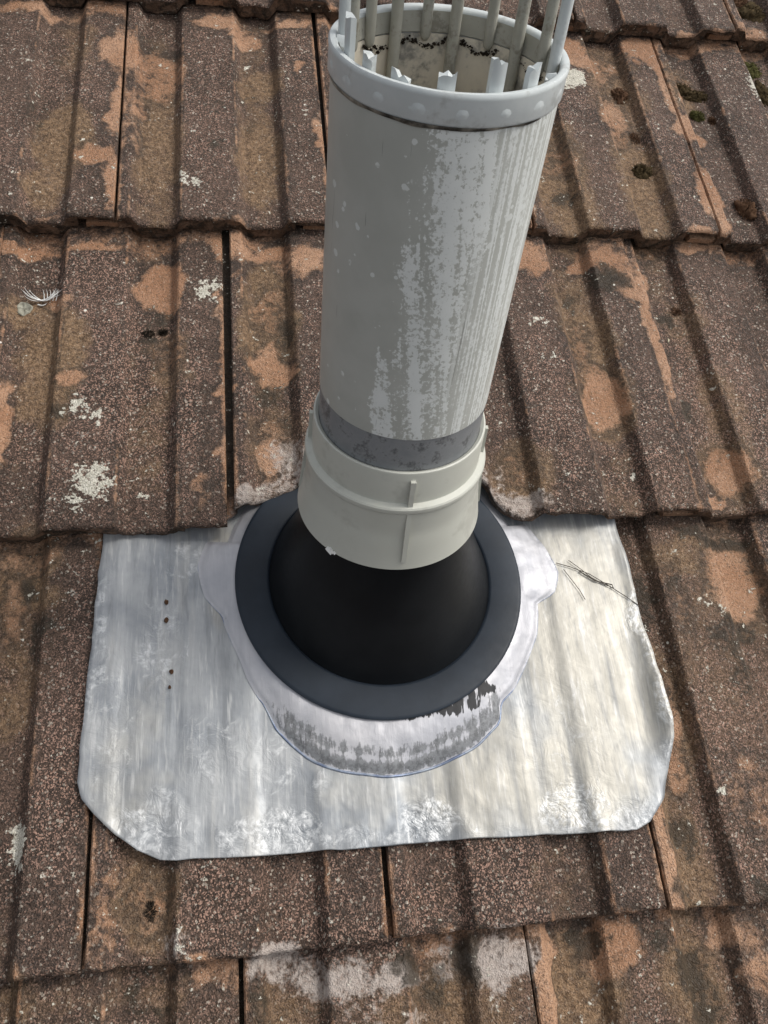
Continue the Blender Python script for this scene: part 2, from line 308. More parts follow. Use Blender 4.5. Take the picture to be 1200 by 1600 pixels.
DARK = [(955,435,24,18,1),(1030,30,8,8,.6),(340,170,20,14,.5),(340,238,12,9,.6),(230,60,14,24,.5),(275,80,6,30,.6),(88,60,16,30,.5),(60,170,14,40,.45),(40,470,8,20,.4),(230,520,22,9,.8),(110,635,30,14,.6),(245,485,28,22,.55),(425,620,32,14,.7),(445,520,12,24,.8),(395,560,10,30,.4),
 (900,460,16,24,.7),(1055,490,7,9,1.2),(1080,640,6,8,1),(880,310,16,18,.75),(60,850,50,8,.6),(45,905,14,20,.9),(60,990,8,50,.7),(1075,830,30,14,.9),(1130,835,50,12,.9),(1035,1080,14,34,.95),(1150,985,40,26,.8),(1160,1060,30,40,.6),(1015,930,12,40,.9),(1065,1300,18,40,.8),(1130,1000,24,20,.6),(1060,1390,14,26,.6),
 (640,1500,10,30,.9),(735,1500,16,40,1),(930,1470,22,30,.9),(690,1560,22,40,.8),(1040,1470,16,20,1),(1100,1520,30,40,.9),(1120,1580,30,30,.8),(980,1570,10,30,.5),(210,1570,18,40,.6),(250,1590,20,20,.6),(415,1570,20,30,.6),(140,1590,30,10,.4),(470,1590,20,20,.5),(1180,1390,18,22,.9),(1060,915,18,10,.7),(320,800,10,16,.4)]
PALE = [(430,1515,40,26,.85),(520,1530,60,40,.8),(610,1520,40,24,.95),(560,1570,40,30,.5),(785,1500,55,40,.85),(700,1510,26,40,.55),(455,735,36,46,.6),(390,790,22,22,.8),(805,795,40,14,.7),(770,740,14,40,.4),(645,1590,20,20,.4),(150,700,60,60,.12),(280,1475,14,30,.55)]
PINK = [(270,620,40,160,.8),(190,600,50,160,.7),(150,440,60,60,.7),(1130,640,50,200,.9),(1000,760,50,60,.6),(640,1420,40,60,.9),(760,1380,60,60,1),(330,1420,50,70,.8),(180,1400,20,100,.8),(1150,1200,60,160,.7),(100,1200,40,140,.7),(480,1420,40,60,.8),(1000,250,40,120,.4),(860,640,40,120,.5),(320,150,40,150,.4)]
TONE = [(1120,1050,130,330,.5),(1130,1500,150,100,.5),(30,1000,60,200,.3),(930,1540,120,100,.5),(620,1560,300,70,.3),(860,300,110,120,.25),(1130,620,60,180,.25),(300,1430,200,100,.12)]
def conv(L):
    out = []
    for x, y, a, b, s in L:
        c = un(x, y, -.012); out.append((c[0], c[1], abs(un(x + a, y, -.012)[0] - c[0]) + .001, abs(un(x, y + b, -.012)[1] - c[1]) + .001, s))
    return np.array(out)
MARKS = [conv(L) for L in (BARE, LICH, DARK, OCHRE, PALE, TONE, PINK)]
def field(B, u, v):
    r = np.zeros_like(u)
    wu = (fbm(u * 55, v * 55, 301, 3) - .5) * .022; wv = (fbm(u * 55, v * 55, 317, 3) - .5) * .026
    u = u + wu; v = v + wv
    for cu, cv, a, b, s in B:
        q = ((u - cu) / a) ** 2 + ((v - cv) / b) ** 2
        r = np.maximum(r, s * (1 - sstep(.1, 2.3, q)))
    return r

def make_tile_mesh(u0, v0, seed, cut=None, thick=.018, fine=True, photo=True):
    """one interlocking tile: moulded top, rounded and chipped lower edge, side edges, and the underlap tongue on its left"""
    rng = np.random.RandomState(seed)
    xs = set(np.round(np.linspace(0, .1972, 30 if fine else 12), 4))
    for b in (11, 18.5, 50, 57, 111, 118.5, 150, 157):
        for d in ((-1.6, -.8, 0, .8, 1.6) if fine else (-1.5, 1.5)): xs.add(round((b + d) / 1000, 4))
    xs.add(.0012); xs.add(.1960); xs.add(.1632); xs.add(.1642)
    xs = np.array(sorted(xs)); xs = xs[np.concatenate([[True], np.diff(xs) > .0006])]
    ds = np.concatenate([[0, .0007, .0018, .0035, .006], np.linspace(.010, 1, 62 if fine else 14)[0:0]])
    nrow = 66 if fine else 12
    tt = np.linspace(0, 1, nrow) ** 1.0
    y0 = np.zeros_like(xs) + (vnoise(xs * 90, xs * 0 + seed * 3.1, 5) - .5) * .0022 + (vnoise(xs * 400, xs * 0 + seed, 6) - .5) * .0012
    if cut is not None: y0 = np.maximum(y0, cut(u0 + xs) - v0 + (vnoise(xs * 250, xs * 0 + seed, 8) - .5) * .002)
    d_edge = np.array([0, .0006, .0016, .0032])
    Y = []
    for d in d_edge: Y.append(y0 + d)
    for t in tt[1:]: Y.append(y0 + .0032 + (TLEN - .0032 - y0) * t)
    Y = np.array(Y); ny, nx = Y.shape; X = np.tile(xs, (ny, 1))
    su = rng.rand() * 50
    Z = prof(X) - TILT * Y
    Z += (fbm(X * 60 + su, Y * 60, seed, 3) - .5) * .0013 + (fbm(X * 300 + su, Y * 300, seed + 3, 2) - .5) * .0006
    chip = np.clip(vnoise(xs * 130 + su, xs * 0, 11) - .72, 0, 1) * .010 + .0004
    drop = np.array([.0026, .0012, .0004, 0])
    for k in range(4): Z[k] -= drop[k] + chip * (1, .7, .35, .1)[k]
    sd_ = np.minimum(X, .1972 - X); Z -= np.where(sd_ < .0010, .0010 + .0012 * vnoise(Y * 150, X * 0 + seed, 4), 0)
    V = np.stack([X, Y, Z], -1).reshape(-1, 3).tolist(); F = []
    u = (u0 + X).ravel(); v = (v0 + Y).ravel(); xl = X.ravel(); yl = Y.ravel()
    idx = lambda r, c: r * nx + c
    for r in range(ny - 1):
        for c in range(nx - 1): F.append((idx(r, c), idx(r, c + 1), idx(r + 1, c + 1), idx(r + 1, c)))
    # thickness
    def th(x): return np.where(x > .1637, .0085, thick)
    zb0 = prof(xs) - th(xs) - TILT * y0
    raw = [0.0] * len(V)
    def add(pts, rw):
        k = len(V); V.extend(pts); raw.extend([rw] * len(pts)); return k
    # broken front face: extra rows of vertices (own copies so that the edge shades crisp)
    fr = []
    for k, s in enumerate((0, .18, .5, .8, 1)):
        top = Z[0]; z = top + (zb0 - top) * s
        yy = y0 + (0 if k == 0 else 1) * ((fbm(xs * 160 + su, xs * 0 + s * 4, seed + 9, 3) - .5) * .0042) + .0005 * k
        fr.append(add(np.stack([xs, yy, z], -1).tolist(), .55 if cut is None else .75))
    for a, b in zip(fr[:-1], fr[1:]):
        for c in range(nx - 1): F.append((b + c, b + c + 1, a + c + 1, a + c))
    zb1 = prof(xs) - th(xs) - TILT * TLEN
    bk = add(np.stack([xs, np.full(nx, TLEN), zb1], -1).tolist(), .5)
    for c in range(nx - 1): F.append((fr[-1] + c + 1, fr[-1] + c, bk + c, bk + c + 1))
    # side edges
    for c, sgn in ((0, 1), (nx - 1, -1)):
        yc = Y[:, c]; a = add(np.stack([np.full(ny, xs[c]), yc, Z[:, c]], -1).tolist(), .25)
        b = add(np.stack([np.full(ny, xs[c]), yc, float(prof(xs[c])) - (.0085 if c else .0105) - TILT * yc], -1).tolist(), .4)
        for r in range(ny - 1):
            q = (a + r, a + r + 1, b + r + 1, b + r); F.append(q if sgn > 0 else q[::-1])
    # underlap tongue
    tx = np.array([-.0290, -.0280, -.022, -.012, -.004, .002]); ty = np.linspace(0, TLEN, 14); tg = []
    t0 = np.full(6, .0025) + (vnoise(tx * 300, tx * 0 + seed, 3) - .5) * .003
    if cut is not None: t0 = np.maximum(t0, cut(u0 + tx) - v0)
    for r in range(14):
        yy = t0 + (TLEN - t0) * r / 13
        tg.append(add(np.stack([tx, yy, -.0105 - TILT * yy - np.array([.002, .0005, 0, 0, .0005, .001]) - (.0012 if r == 0 else 0)], -1).tolist(), .12))
    for r in range(13):
        for c in range(5): F.append((tg[r] + c, tg[r] + c + 1, tg[r + 1] + c + 1, tg[r + 1] + c))
    a = add(np.stack([tx, t0, -.0117 - TILT * t0 - np.array([.002, .0005, 0, 0, .0005, .001])], -1).tolist(), .06)
    b = add(np.stack([tx, t0 + .001, -.0185 - TILT * t0], -1).tolist(), .16)
    for c in range(5): F.append((b + c, b + c + 1, a + c + 1, a + c))
    b2 = add(np.stack([tx, np.full(6, TLEN), np.full(6, -.0185 - TILT * TLEN)], -1).tolist(), .45)
    for c in range(5): F.append((b + c + 1, b + c, b2 + c, b2 + c + 1))
    F.append((tg[0], tg[13], b2, b))
    V = np.array(V); raw = np.array(raw); uu = u0 + V[:, 0]; vv = v0 + V[:, 1]; xl = V[:, 0]; yl = V[:, 1]; n = len(V)
    sx = seed * 7.31
    pan = (prof(xl) < -.008).astype(float)
    auto = .55
    jn = fbm(uu * 6 + sx, vv * 14, 21, 3)
    bare = sstep(.006, .0, np.minimum(np.abs(xl), np.abs(.1972 - xl))) * sstep(.38, .6, jn) * .75
    head = sstep(GAUGE - .026, GAUGE - .004, yl + (fbm(uu * 30 + sx, uu * 0, 31, 2) - .5) * .045) * sstep(.35, .6, fbm(uu * 14 + sx, vv * 2, 33, 2)); bare = np.maximum(bare, head * .62)
    rim = np.zeros(n)
    for b_ in (.0575, .1105, .1575, .0105): rim = np.maximum(rim, sstep(.0026, .0006, np.abs(xl - b_)))
    bare = np.maximum(bare, rim * sstep(.40, .62, fbm(uu * 18 + sx, vv * 22, 23, 3)) * .62)
    ochre = pan * sstep(.42, .75, fbm(uu * 16 + sx, vv * 9, 41, 3)) * .75
    dark = sstep(.60, .85, fbm(uu * 40 + sx, vv * 30, 51, 3)) * (.35 + .45 * pan)
    pink = sstep(.45, .75, fbm(uu * 22 + sx, vv * 10, 61, 3)) * .7
    lich = np.zeros(n); pale = np.zeros(n); tone = np.zeros(n) + rng.rand() * .12
    if photo:
        fb, fl, fd, fo, fp, ft, fk = [field(B, uu, vv) for B in MARKS]
        bare = np.maximum(bare * .8, fb); lich = fl; dark = np.maximum(dark * .6, fd); ochre = np.maximum(ochre * .5, fo); pale = fp; tone = np.maximum(tone, ft); pink = np.maximum(pink * .5, fk)
    else:
        bare = np.maximum(bare, sstep(.66, .80, fbm(uu * 18 + sx, vv * 12, 71, 3)))
        lich = sstep(.78, .9, fbm(uu * 30 + sx, vv * 30, 81, 2)) * .8
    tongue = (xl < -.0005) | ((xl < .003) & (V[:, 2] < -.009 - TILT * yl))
    bare = np.where(tongue, np.where(yl < .012, .9, .3), bare); dark = np.where(tongue, np.where(yl < .012, .15, .95), dark)  # underlap inside the joint: grime plus painted shade
    if cut is not None:    # mason's dust along the sawn edge
        c0 = cut(uu) - vv; near = sstep(-.026, -.002, c0) * (cut(uu) > v0 + .004); pale = np.maximum(pale, near * .62)
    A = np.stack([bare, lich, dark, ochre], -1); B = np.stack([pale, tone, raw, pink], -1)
    return V, F, A, B

CUT_U = np.array([-.5, .060, .070, .0823, .1001, .1182, .1392, .1553, .175, .205, .235, .265, .290, .3048, .3168, .3263, .3468, .358, .366, 2])
CUT_V = np.array([-9, .290, .2999, .3067, .3201, .3281, .3373, .3445, .3600, .3740, .3760, .3700, .3560, .3412, .3260, .3139, .3015, .296, -9, -9])
def cutf(u): return np.interp(u, CUT_U, CUT_V)

# roof deck: felt-covered boarding under the tiles
U0, U1, R0, R1 = -1.1, 1.7, -3, 6
dz0, dz1 = -.060, -.085
dv0, dv1 = R0 * GAUGE - .05, (R1 + 1) * GAUGE + .10
DV = [(U0 - .05, dv0, dz0), (U1 + .05, dv0, dz0), (U1 + .05, dv1, dz0), (U0 - .05, dv1, dz0), (U0 - .05, dv0, dz1), (U1 + .05, dv0, dz1), (U1 + .05, dv1, dz1), (U0 - .05, dv1, dz1)]
DF = [(0, 1, 2, 3), (7, 6, 5, 4), (0, 4, 5, 1), (1, 5, 6, 2), (2, 6, 7, 3), (3, 7, 4, 0)]
roof = mesh_obj('roof', DV, DF, M_FELT, smooth=False); roof.matrix_world = ROOF
tag(roof, 'sloping roof of weathered brown interlocking concrete tiles', None, kind='structure')
# battens carry the tile heads
for r in range(R0, R1 + 1):
    va = r * GAUGE + TLEN - .055; vb = va + .038
    top = -.0225 - TILT * TLEN - .004
    o = mesh_obj('batten', [(U0, va, dz0 + .0005), (U1, va, dz0 + .0005), (U1, vb, dz0 + .0005), (U0, vb, dz0 + .0005), (U0, va, top), (U1, va, top), (U1, vb, top), (U0, vb, top)],
                 [(4, 5, 6, 7), (3, 2, 1, 0), (0, 1, 5, 4), (1, 2, 6, 5), (2, 3, 7, 6), (3, 0, 4, 7)], M_FELT, roof, smooth=False)
rng = random.Random(7)
shared = None
OFF = {(0, -1): (.0005, .000, 0), (0, 0): (.0003, 0, 0), (0, 1): (.0016, .001, .0006), (1, 0): (.0012, 0, .001), (1, -1): (-.0022, -.001, 0)}
for r in range(R0, R1 + 1):
    half = .0 if r % 2 == 0 else .1
    for c in range(-6, 9):
        u0 = c * TW + half; v0 = r * GAUGE
        if u0 < U0 or u0 + TW > U1: continue
        near = -1 <= r <= 3 and -.35 <= u0 <= .78
        du, dv, dz = OFF.get((r, c), ((rng.random() - .5) * .0018, (rng.random() - .5) * .004, (rng.random()) * .0016))
        rz = (rng.random() - .5) * .006
        cut = None; thk = .018
        if r == 1 and c in (0, 1): cut = cutf; thk = .010; du, dv, dz, rz = .0012, 0, .0055, 0
        if near:
            V, F, A, B = make_tile_mesh(u0, v0, 100 + r * 37 + c * 5, cut, thk)
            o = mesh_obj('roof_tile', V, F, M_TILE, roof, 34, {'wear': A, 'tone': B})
        elif shared is None:
            V, F, A, B = make_tile_mesh(0, 0, 900, None, .018, True, False)
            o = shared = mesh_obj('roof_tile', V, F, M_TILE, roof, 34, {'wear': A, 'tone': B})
        else:
            o = shared.copy(); COL.objects.link(o)
        o.location = (u0 + du, v0 + dv, dz); o.rotation_euler = (0, 0, rz)

# ------------------------------------------------------------------ lead slate
LO = np.array([0.211, .20, 0.0])     # origin of the lead slate on the roof
LB = [(.0461, .0632), (.1106, .0607), (.2002, .0601), (.2941, .0598), (.3473, .0578), (.3868, .0560)]
L_L = np.array([(.0632, .0461), (.0705, .0312), (.0820, .0161), (.0955, .0029), (.1066, -.006), (.1176, -.0108), (.1819, -.0078), (.2700, -.0044), (.3026, -.0024), (.40, .002)])
L_R = np.array([(.0560, .3868), (.0605, .3979), (.0774, .4145), (.0979, .4228), (.1214, .4309), (.1362, .4318), (.1874, .4312), (.2197, .4299), (.2644, .4305), (.2948, .4287), (.40, .424)])
def lead_z(u, v, uR=None):
    x = np.mod(u, .2); pan = -prof(x) / .011
    low = sstep(.12, .06, v)
    z = -TILT * v + .0040 - sstep(.27, .31, v) * .0012
    z = z - pan * (.0014 + .0030 * low)
    z = z + (fbm(u * 26, v * 20, 5, 3) - .5) * .0030 * sstep(.32, .26, v) + (fbm(u * 80, v * 50, 9, 3) - .5) * .0022 * low
    return z
ns, nt = 150, 120
LV = []; lu = np.zeros((nt, ns)); lv = np.zeros((nt, ns))
tt = np.linspace(0, 1, nt) ** 1.25
for i, t in enumerate(tt):
    s = np.linspace(0, 1, ns)
    vbot = np.interp(s, np.linspace(0, 1, 6), [p[1] for p in LB])
    vrow = vbot + (.385 - vbot) * t
    ul = np.interp(vrow[0], L_L[:, 0], L_L[:, 1]); ur = np.interp(vrow[-1], L_R[:, 0], L_R[:, 1])
    lu[i] = ul + (ur - ul) * s; lv[i] = vrow + (vnoise(s * 30, s * 0, 2) - .5) * .0012 * (1 - t) ** 8
    edge = (vnoise(np.array([vrow[0] * 120]), np.array([0.]), 3)[0] - .5) * .0012; lu[i] += edge * (1 - s) ** 12
lz = lead_z(lu, lv)
uRr = lu[:, -1:]; dR = uRr - lu
lz += .0085 * np.exp(-((lv - .145) / .045) ** 2) * sstep(.020, .0, dR) - .0009 * np.exp(-((dR - .022) / .005) ** 2) * np.exp(-((lv - .15) / .06) ** 2)
lz += .0026 * sstep(.012, 0, dR) * (vnoise(lv * 90, lv * 0, 8)) * sstep(.09, .12, lv)
lz -= .0016 * np.exp(-((lu - (un(279, 1000, -.012)[0] + .004 * (lv - .2))) / .0022) ** 2) * sstep(.10, .14, lv)
lz = np.maximum(lz, prof(np.mod(lu, .2)) - TILT * lv + .0026 * sstep(.31, .29, lv))
V = np.stack([lu, lv, lz], -1).reshape(-1, 3)
F = [(r * ns + c, r * ns + c + 1, (r + 1) * ns + c + 1, (r + 1) * ns + c) for r in range(nt - 1) for c in range(ns - 1)]
uu, vv = V[:, 0], V[:, 1]
WARM = conv([(920,1000,120,200,.95),(760,1200,120,120,.8),(860,1220,140,80,.85),(560,1240,60,50,.5),(345,900,20,80,.8),(200,1230,50,80,.5),(215,1120,40,60,.4),(950,870,60,60,.6),(520,1130,60,80,.35)])
SCUFF = conv([(455,1295,48,34,1),(370,1310,40,26,.7),(240,1290,60,40,.7),(665,1280,44,36,1.1),(890,1268,50,40,.85),(980,1280,40,26,.6),(250,1010,40,90,.55),(170,1140,40,120,.5),(420,1190,60,50,.4),(330,1180,50,60,.5),(1015,1050,14,160,.75),(150,1000,14,200,.6),(600,1310,200,14,.55),(880,1160,80,120,.35),(820,960,30,60,.3),(500,1225,18,20,.6),(290,870,40,40,.5),(230,1330,60,16,.7)])
WELDF = conv([(340,1000,12,60,.0)])
L4 = np.stack([field(WARM, uu, vv), field(SCUFF, uu, vv), 0 * uu, 0 * uu], -1)
lead = thing('lead_slate', LO)
tag(lead, 'silvery grey lead flashing sheet dressed over the tiles around the pipe base', 'flashing')
sheet = mesh_obj('lead_sheet', V - LO, F, M_LEAD, lead, None, {'lead': L4})
md = sheet.modifiers.new('thickness', 'SOLIDIFY'); md.thickness = .0016; md.offset = -1

# raised lead collar welded on the sheet
FC = np.array([.2148, .2603]); FR = .1148; FSL = -.085
def flange_z(v): return .0035 + FSL * (v - .149)
RO = np.array([(.0782,.2998),(.0711,.2784),(.0765,.2519),(.0889,.2359),(.1000,.2080),(.1071,.1853),(.1192,.1654),(.127,.1462),(.1494,.1241),(.172,.1126),(.1998,.107),(.2237,.1076),(.2483,.1127),(.2769,.1247),(.2955,.1402),(.2990,.1546),(.3102,.1638),(.3270,.1880),(.3382,.2085),(.3440,.235),(.3591,.2426),(.3663,.2618),(.3591,.2849),(.345,.31)])
ang = np.unwrap(np.arctan2(RO[:, 1] - FC[1], RO[:, 0] - FC[0])); rad_ = np.hypot(RO[:, 0] - FC[0], RO[:, 1] - FC[1])
a0, a1 = ang[0], ang[-1]
na, nr = 220, 22
AA = np.linspace(a0, a0 + 2 * math.pi, na, endpoint=False)
RR = np.interp(AA, np.append(ang, a0 + 2 * math.pi), np.append(rad_, rad_[0])) + (vnoise(AA * 9, AA * 0, 4) - .5) * .0016
RR = np.where(AA > a1, np.maximum(np.minimum(RR, .126), .122), RR)
V = []; at4 = []
front = np.clip(-np.sin(AA), 0, 1)
for k in range(nr):
    q = k / (nr - 1)                              # 0 outside, 1 at the flange
    r = RR + (.104 - RR) * q; U_ = FC[0] + r * np.cos(AA); V_ = FC[1] + r * np.sin(AA)
    zo = lead_z(U_, V_) + .0004; zi = flange_z(V_) - .0012
    e = sstep(0, .16, q) * .30 + .70 * sstep(.05, .72, q)
    Z_ = zo + (zi - zo) * np.clip(e, 0, 1) + (fbm(U_ * 120, V_ * 120, 12, 2) - .5) * .0012
    V.append(np.stack([U_, V_, Z_], -1))
    dist = (RR - r)                               # distance in from the outer line
    wide = .004 + .017 * sstep(.55, .92, front)
    w = sstep(0, .003, dist) * (1 - sstep(wide * .6, wide * 1.35, dist)) * (.20 + .62 * sstep(.66, .88, front)) 
    blueband = np.exp(-((dist - wide * .55) / .0026) ** 2) * sstep(.8, .97, front) * .36
    at4.append(np.stack([np.full(na, .10), .10 + .4 * (1 - sstep(0, .004, dist)), np.clip(w - blueband, 0, 1), np.zeros(na)], -1))
V = np.concatenate(V); at4 = np.concatenate(at4)
TAR = conv([(650,1122,22,10,.9),(690,1112,20,10,.9),(725,1098,18,8,.7),(745,1082,16,9,.9)])
at4[:, 3] = field(TAR, V[:, 0], V[:, 1])
F = [(k * na + i, k * na + (i + 1) % na, (k + 1) * na + (i + 1) % na, (k + 1) * na + i) for k in range(nr - 1) for i in range(na)]
mesh_obj('raised_collar', V - LO, F, M_LEADC, lead, None, {'lead': at4})
# blue-tempered bead along the weld at the front
sel = [i for i in range(na) if a0 <= AA[i] <= a1]
def tube(pts, rad, k=6, cap=True):
    pts = np.array(pts, float); n = len(pts); V = []; F = []
    rad = np.broadcast_to(np.asarray(rad, float), (n,))
    tan = np.gradient(pts, axis=0); tan /= np.linalg.norm(tan, axis=1)[:, None] + 1e-12
    ref = np.array([0, 0, 1.]) if abs(tan[0][2]) < .9 else np.array([1., 0, 0])
    a = np.cross(tan[0], ref); a /= np.linalg.norm(a)
    for i in range(n):
        a = a - tan[i] * (a @ tan[i]); a /= np.linalg.norm(a); b = np.cross(tan[i], a)
        for j in range(k):
            p = 2 * math.pi * j / k; V.append(pts[i] + rad[i] * (math.cos(p) * a + math.sin(p) * b))
    for i in range(n - 1):
        for j in range(k): F.append((i * k + j, i * k + (j + 1) % k, (i + 1) * k + (j + 1) % k, (i + 1) * k + j))
    if cap: F.append(tuple(range(k))[::-1]); F.append(tuple((n - 1) * k + j for j in range(k)))
    return V, F
pts = []
for i in sel:
    x, y = FC[0] + (RR[i] - .0003) * math.cos(AA[i]), FC[1] + (RR[i] - .0003) * math.sin(AA[i])
    pts.append((x, y, float(lead_z(np.array(x), np.array(y))) + .0002))
fr_ = np.array([max(0, -math.sin(AA[i])) for i in sel])
V, F = tube(pts, .0003 + .0008 * sstep(.6, .9, fr_), 6)
mesh_obj('weld_bead', np.array(V) - LO, F, M_WELD, lead)

# ------------------------------------------------------------------ vent pipe with its seal
AX0 = np.array([.2116, .2576, 0.0]); AXD = np.array([-.0121, .3246, .9458]); AXD /= np.linalg.norm(AXD)
tocam = CAM_C - (AX0 + .2 * AXD); tocam -= AXD * (tocam @ AXD); E_F = tocam / np.linalg.norm(tocam)   # towards the side the photo shows
E_R = np.cross(AXD, E_F); E_R = E_R if E_R[0] > 0 else -E_R
def axp(h, r, deg): # deg measured to the right of the front
    a = RAD(deg); return AX0 + h * AXD + r * (math.cos(a) * E_F + math.sin(a) * E_R)
vent = thing('vent_pipe', AX0)
tag(vent, 'round grey plastic vent pipe streaked white, standing in a black seal', 'vent pipe')
def lathe(profile, name, mat, parent, org, n=112, sharp=35, uv=False, wob=0.0, closed=False):
    """profile: list of (radius, height along the pipe)"""
    V = []; UV = []; F = []; P = list(profile); seam = n + 1
    for r, h in P:
        for i in range(seam):
            d = -180 + 360 * i / n; rr = r + (wob * (vnoise(np.array([d * .05]), np.array([h * 60.]), 3)[0] - .5) if wob else 0)
            V.append(axp(h, rr, d) - org); UV.append((d / 100, (h - .17) / .22))
    k = len(P)
    for j in range(k - 1 + (1 if closed else 0)):
        for i in range(n):
            a = j * seam + i; b = ((j + 1) % k) * seam + i; F.append((a, a + 1, b + 1, b))
    return mesh_obj(name, V, F, mat, parent, sharp, None, UV if uv else None)
# seal: flange plate and dome
def ring_flange():
    prof_ = [(.1140, -.0030), (FR, -.0022), (FR, -.0004), (.1140, .0003), (.1120, .0006), (.0905, .0006), (.0890, .0002), (.0880, -.0010), (.0850, -.0010)]
    n = 128; V = []; F = []
    for r, z in prof_:
        for i in range(n):
            a = 2 * math.pi * i / n; x = FC[0] + r * math.cos(a); y = FC[1] + r * math.sin(a); V.append(np.array([x, y, flange_z(y) + z + .0016]) - AX0)
    for j in range(len(prof_) - 1):
        for i in range(n): F.append((j * n + i, j * n + (i + 1) % n, (j + 1) * n + (i + 1) % n, (j + 1) * n + i))
    return mesh_obj('seal_flange', V, F, M_FLANGE, vent, 40)
seal = ring_flange()
n = 128; V = []; F = []; K = 26
topc = AX0 + .098 * AXD
for j in range(K):
    q = j / (K - 1); th_ = q * math.pi / 2 * .92
    rr = .0882 * math.cos(th_) ** .85; hh = math.sin(th_) ** 1.0
    for i in range(n):
        a = 2 * math.pi * i / n
        bx = FC[0] + .0882 * math.cos(a); by = FC[1] + .0882 * math.sin(a); b0 = np.array([bx, by, flange_z(by) + .0008])
        t0 = topc + .047 * (math.cos(a) * np.array([1, 0, 0]) + math.sin(a) * np.cross(AXD, [1, 0, 0]))
        rad_f = (rr - .0882 * math.cos(math.pi / 2 * .92) ** .85) / (.0882 - .0882 * math.cos(math.pi / 2 * .92) ** .85)
        rad_f = 1 - q ** .92; xy = t0 + (b0 - t0) * rad_f; zz = b0[2] + (t0[2] - b0[2]) * (q * .75 + .25 * math.sin(q * math.pi / 2))
        V.append(np.array([xy[0], xy[1], zz]) - AX0)
for j in range(K - 1):
    for i in range(n): F.append((j * n + i, j * n + (i + 1) % n, (j + 1) * n + (i + 1) % n, (j + 1) * n + i))
mesh_obj('seal_dome', V, F, M_DOME, vent)
# pipe: band below the old coat, then the chalked length
lathe([(.0490, .03), (.0522, .03), (.0522, .19725)], 'pipe_foot', M_BAND, vent, AX0)
lathe([(.0523, .1975), (.0527, .19722), (.0528, .1990)] + [(.0528 + .0013 * t, .199 + t * .179) for t in np.linspace(.05, 1, 14)] + [(.0541, .3790), (.0538, .3800), (.0500, .3800)], 'pipe', M_PIPE, vent, AX0, uv=True)
lin = lathe([(.0508, .3822), (.0500, .3824)] + [(.0496 - .001 * t, .3815 - t * .24) for t in np.linspace(0, 1, 10)], 'pipe_lining', M_INNER, vent, AX0)
lathe([(.0488, .15), (.001, .149)], 'pipe_shadow_disc', M_DIRT_SHADE, vent, AX0, n=32).name = 'pipe_shade_disc'  # added dark disc, stands in for the shade deep in the open pipe
# storm collar
co = lathe([(.0525, .1715), (.0546, .1728), (.0556, .1724), (.0560, .1712), (.0560, .1480), (.0562, .1468), (.0598, .1456), (.0606, .1446), (.0608, .1425), (.0605, .1412), (.0596, .1400), (.0596, .1260), (.0600, .1190), (.0606, .1170), (.0622, .1050), (.0644, .0925), (.0646, .0915), (.0640, .0910), (.0630, .0925), (.0608, .1050), (.0592, .1190), (.0580, .1260), (.0560, .1300), (.0525, .1320)],
           'storm_collar', M_SKIRT, vent, AX0, sharp=28, closed=True)
def fin(deg, h0, h1, r0, r1, out):
    V = []; w = .0016
    for h, r in ((h0, r0), (h1, r1)):
        for s in (-1, 1):
            for o in (-.002, out):
                p = axp(h, r + o, deg); V.append(p + s * w * np.cross(AXD, p - AX0 - h * AXD) / np.linalg.norm(np.cross(AXD, p - AX0 - h * AXD)) - AX0)
    F = [(0, 1, 3, 2), (4, 6, 7, 5), (0, 4, 5, 1), (2, 3, 7, 6), (1, 5, 7, 3), (0, 2, 6, 4)]
    return V, F
for deg in (14, 94, 184, -86):
    V, F = fin(deg, .1455, .1670, .0566, .0562, .0022); mesh_obj('stiffening_rib', V, F, M_SKIRT, co, smooth=False)
    V, F = fin(deg, .0985, .1420, .0632, .0588, .0011); mesh_obj('stiffening_rib', V, F, M_SKIRT, co, smooth=False)
# torn burr on the collar lip
V = []; F = []
for q, (dg, s) in enumerate(((-33, .0022), (-31.5, .0030), (-30, .0018), (-28.5, .0014))):
    c = axp(.0922, .0650, dg) - AX0; k0 = len(V)
    for dx, dy, dz in ((1, 0, 0), (-1, .2, 0), (0, 1, .3), (0, -1, -.2), (.2, 0, 1), (0, .2, -1)): V.append(c + s * np.array([dx, dy, dz]))
    F += [tuple(k0 + i for i in f) for f in ((0, 2, 4), (2, 1, 4), (1, 3, 4), (3, 0, 4), (2, 0, 5), (1, 2, 5), (3, 1, 5), (0, 3, 5))]
mesh_obj('torn_burr', V, F, M_FEATHER, co, smooth=False)['label'] = 'small white torn burr on the lip of the collar'

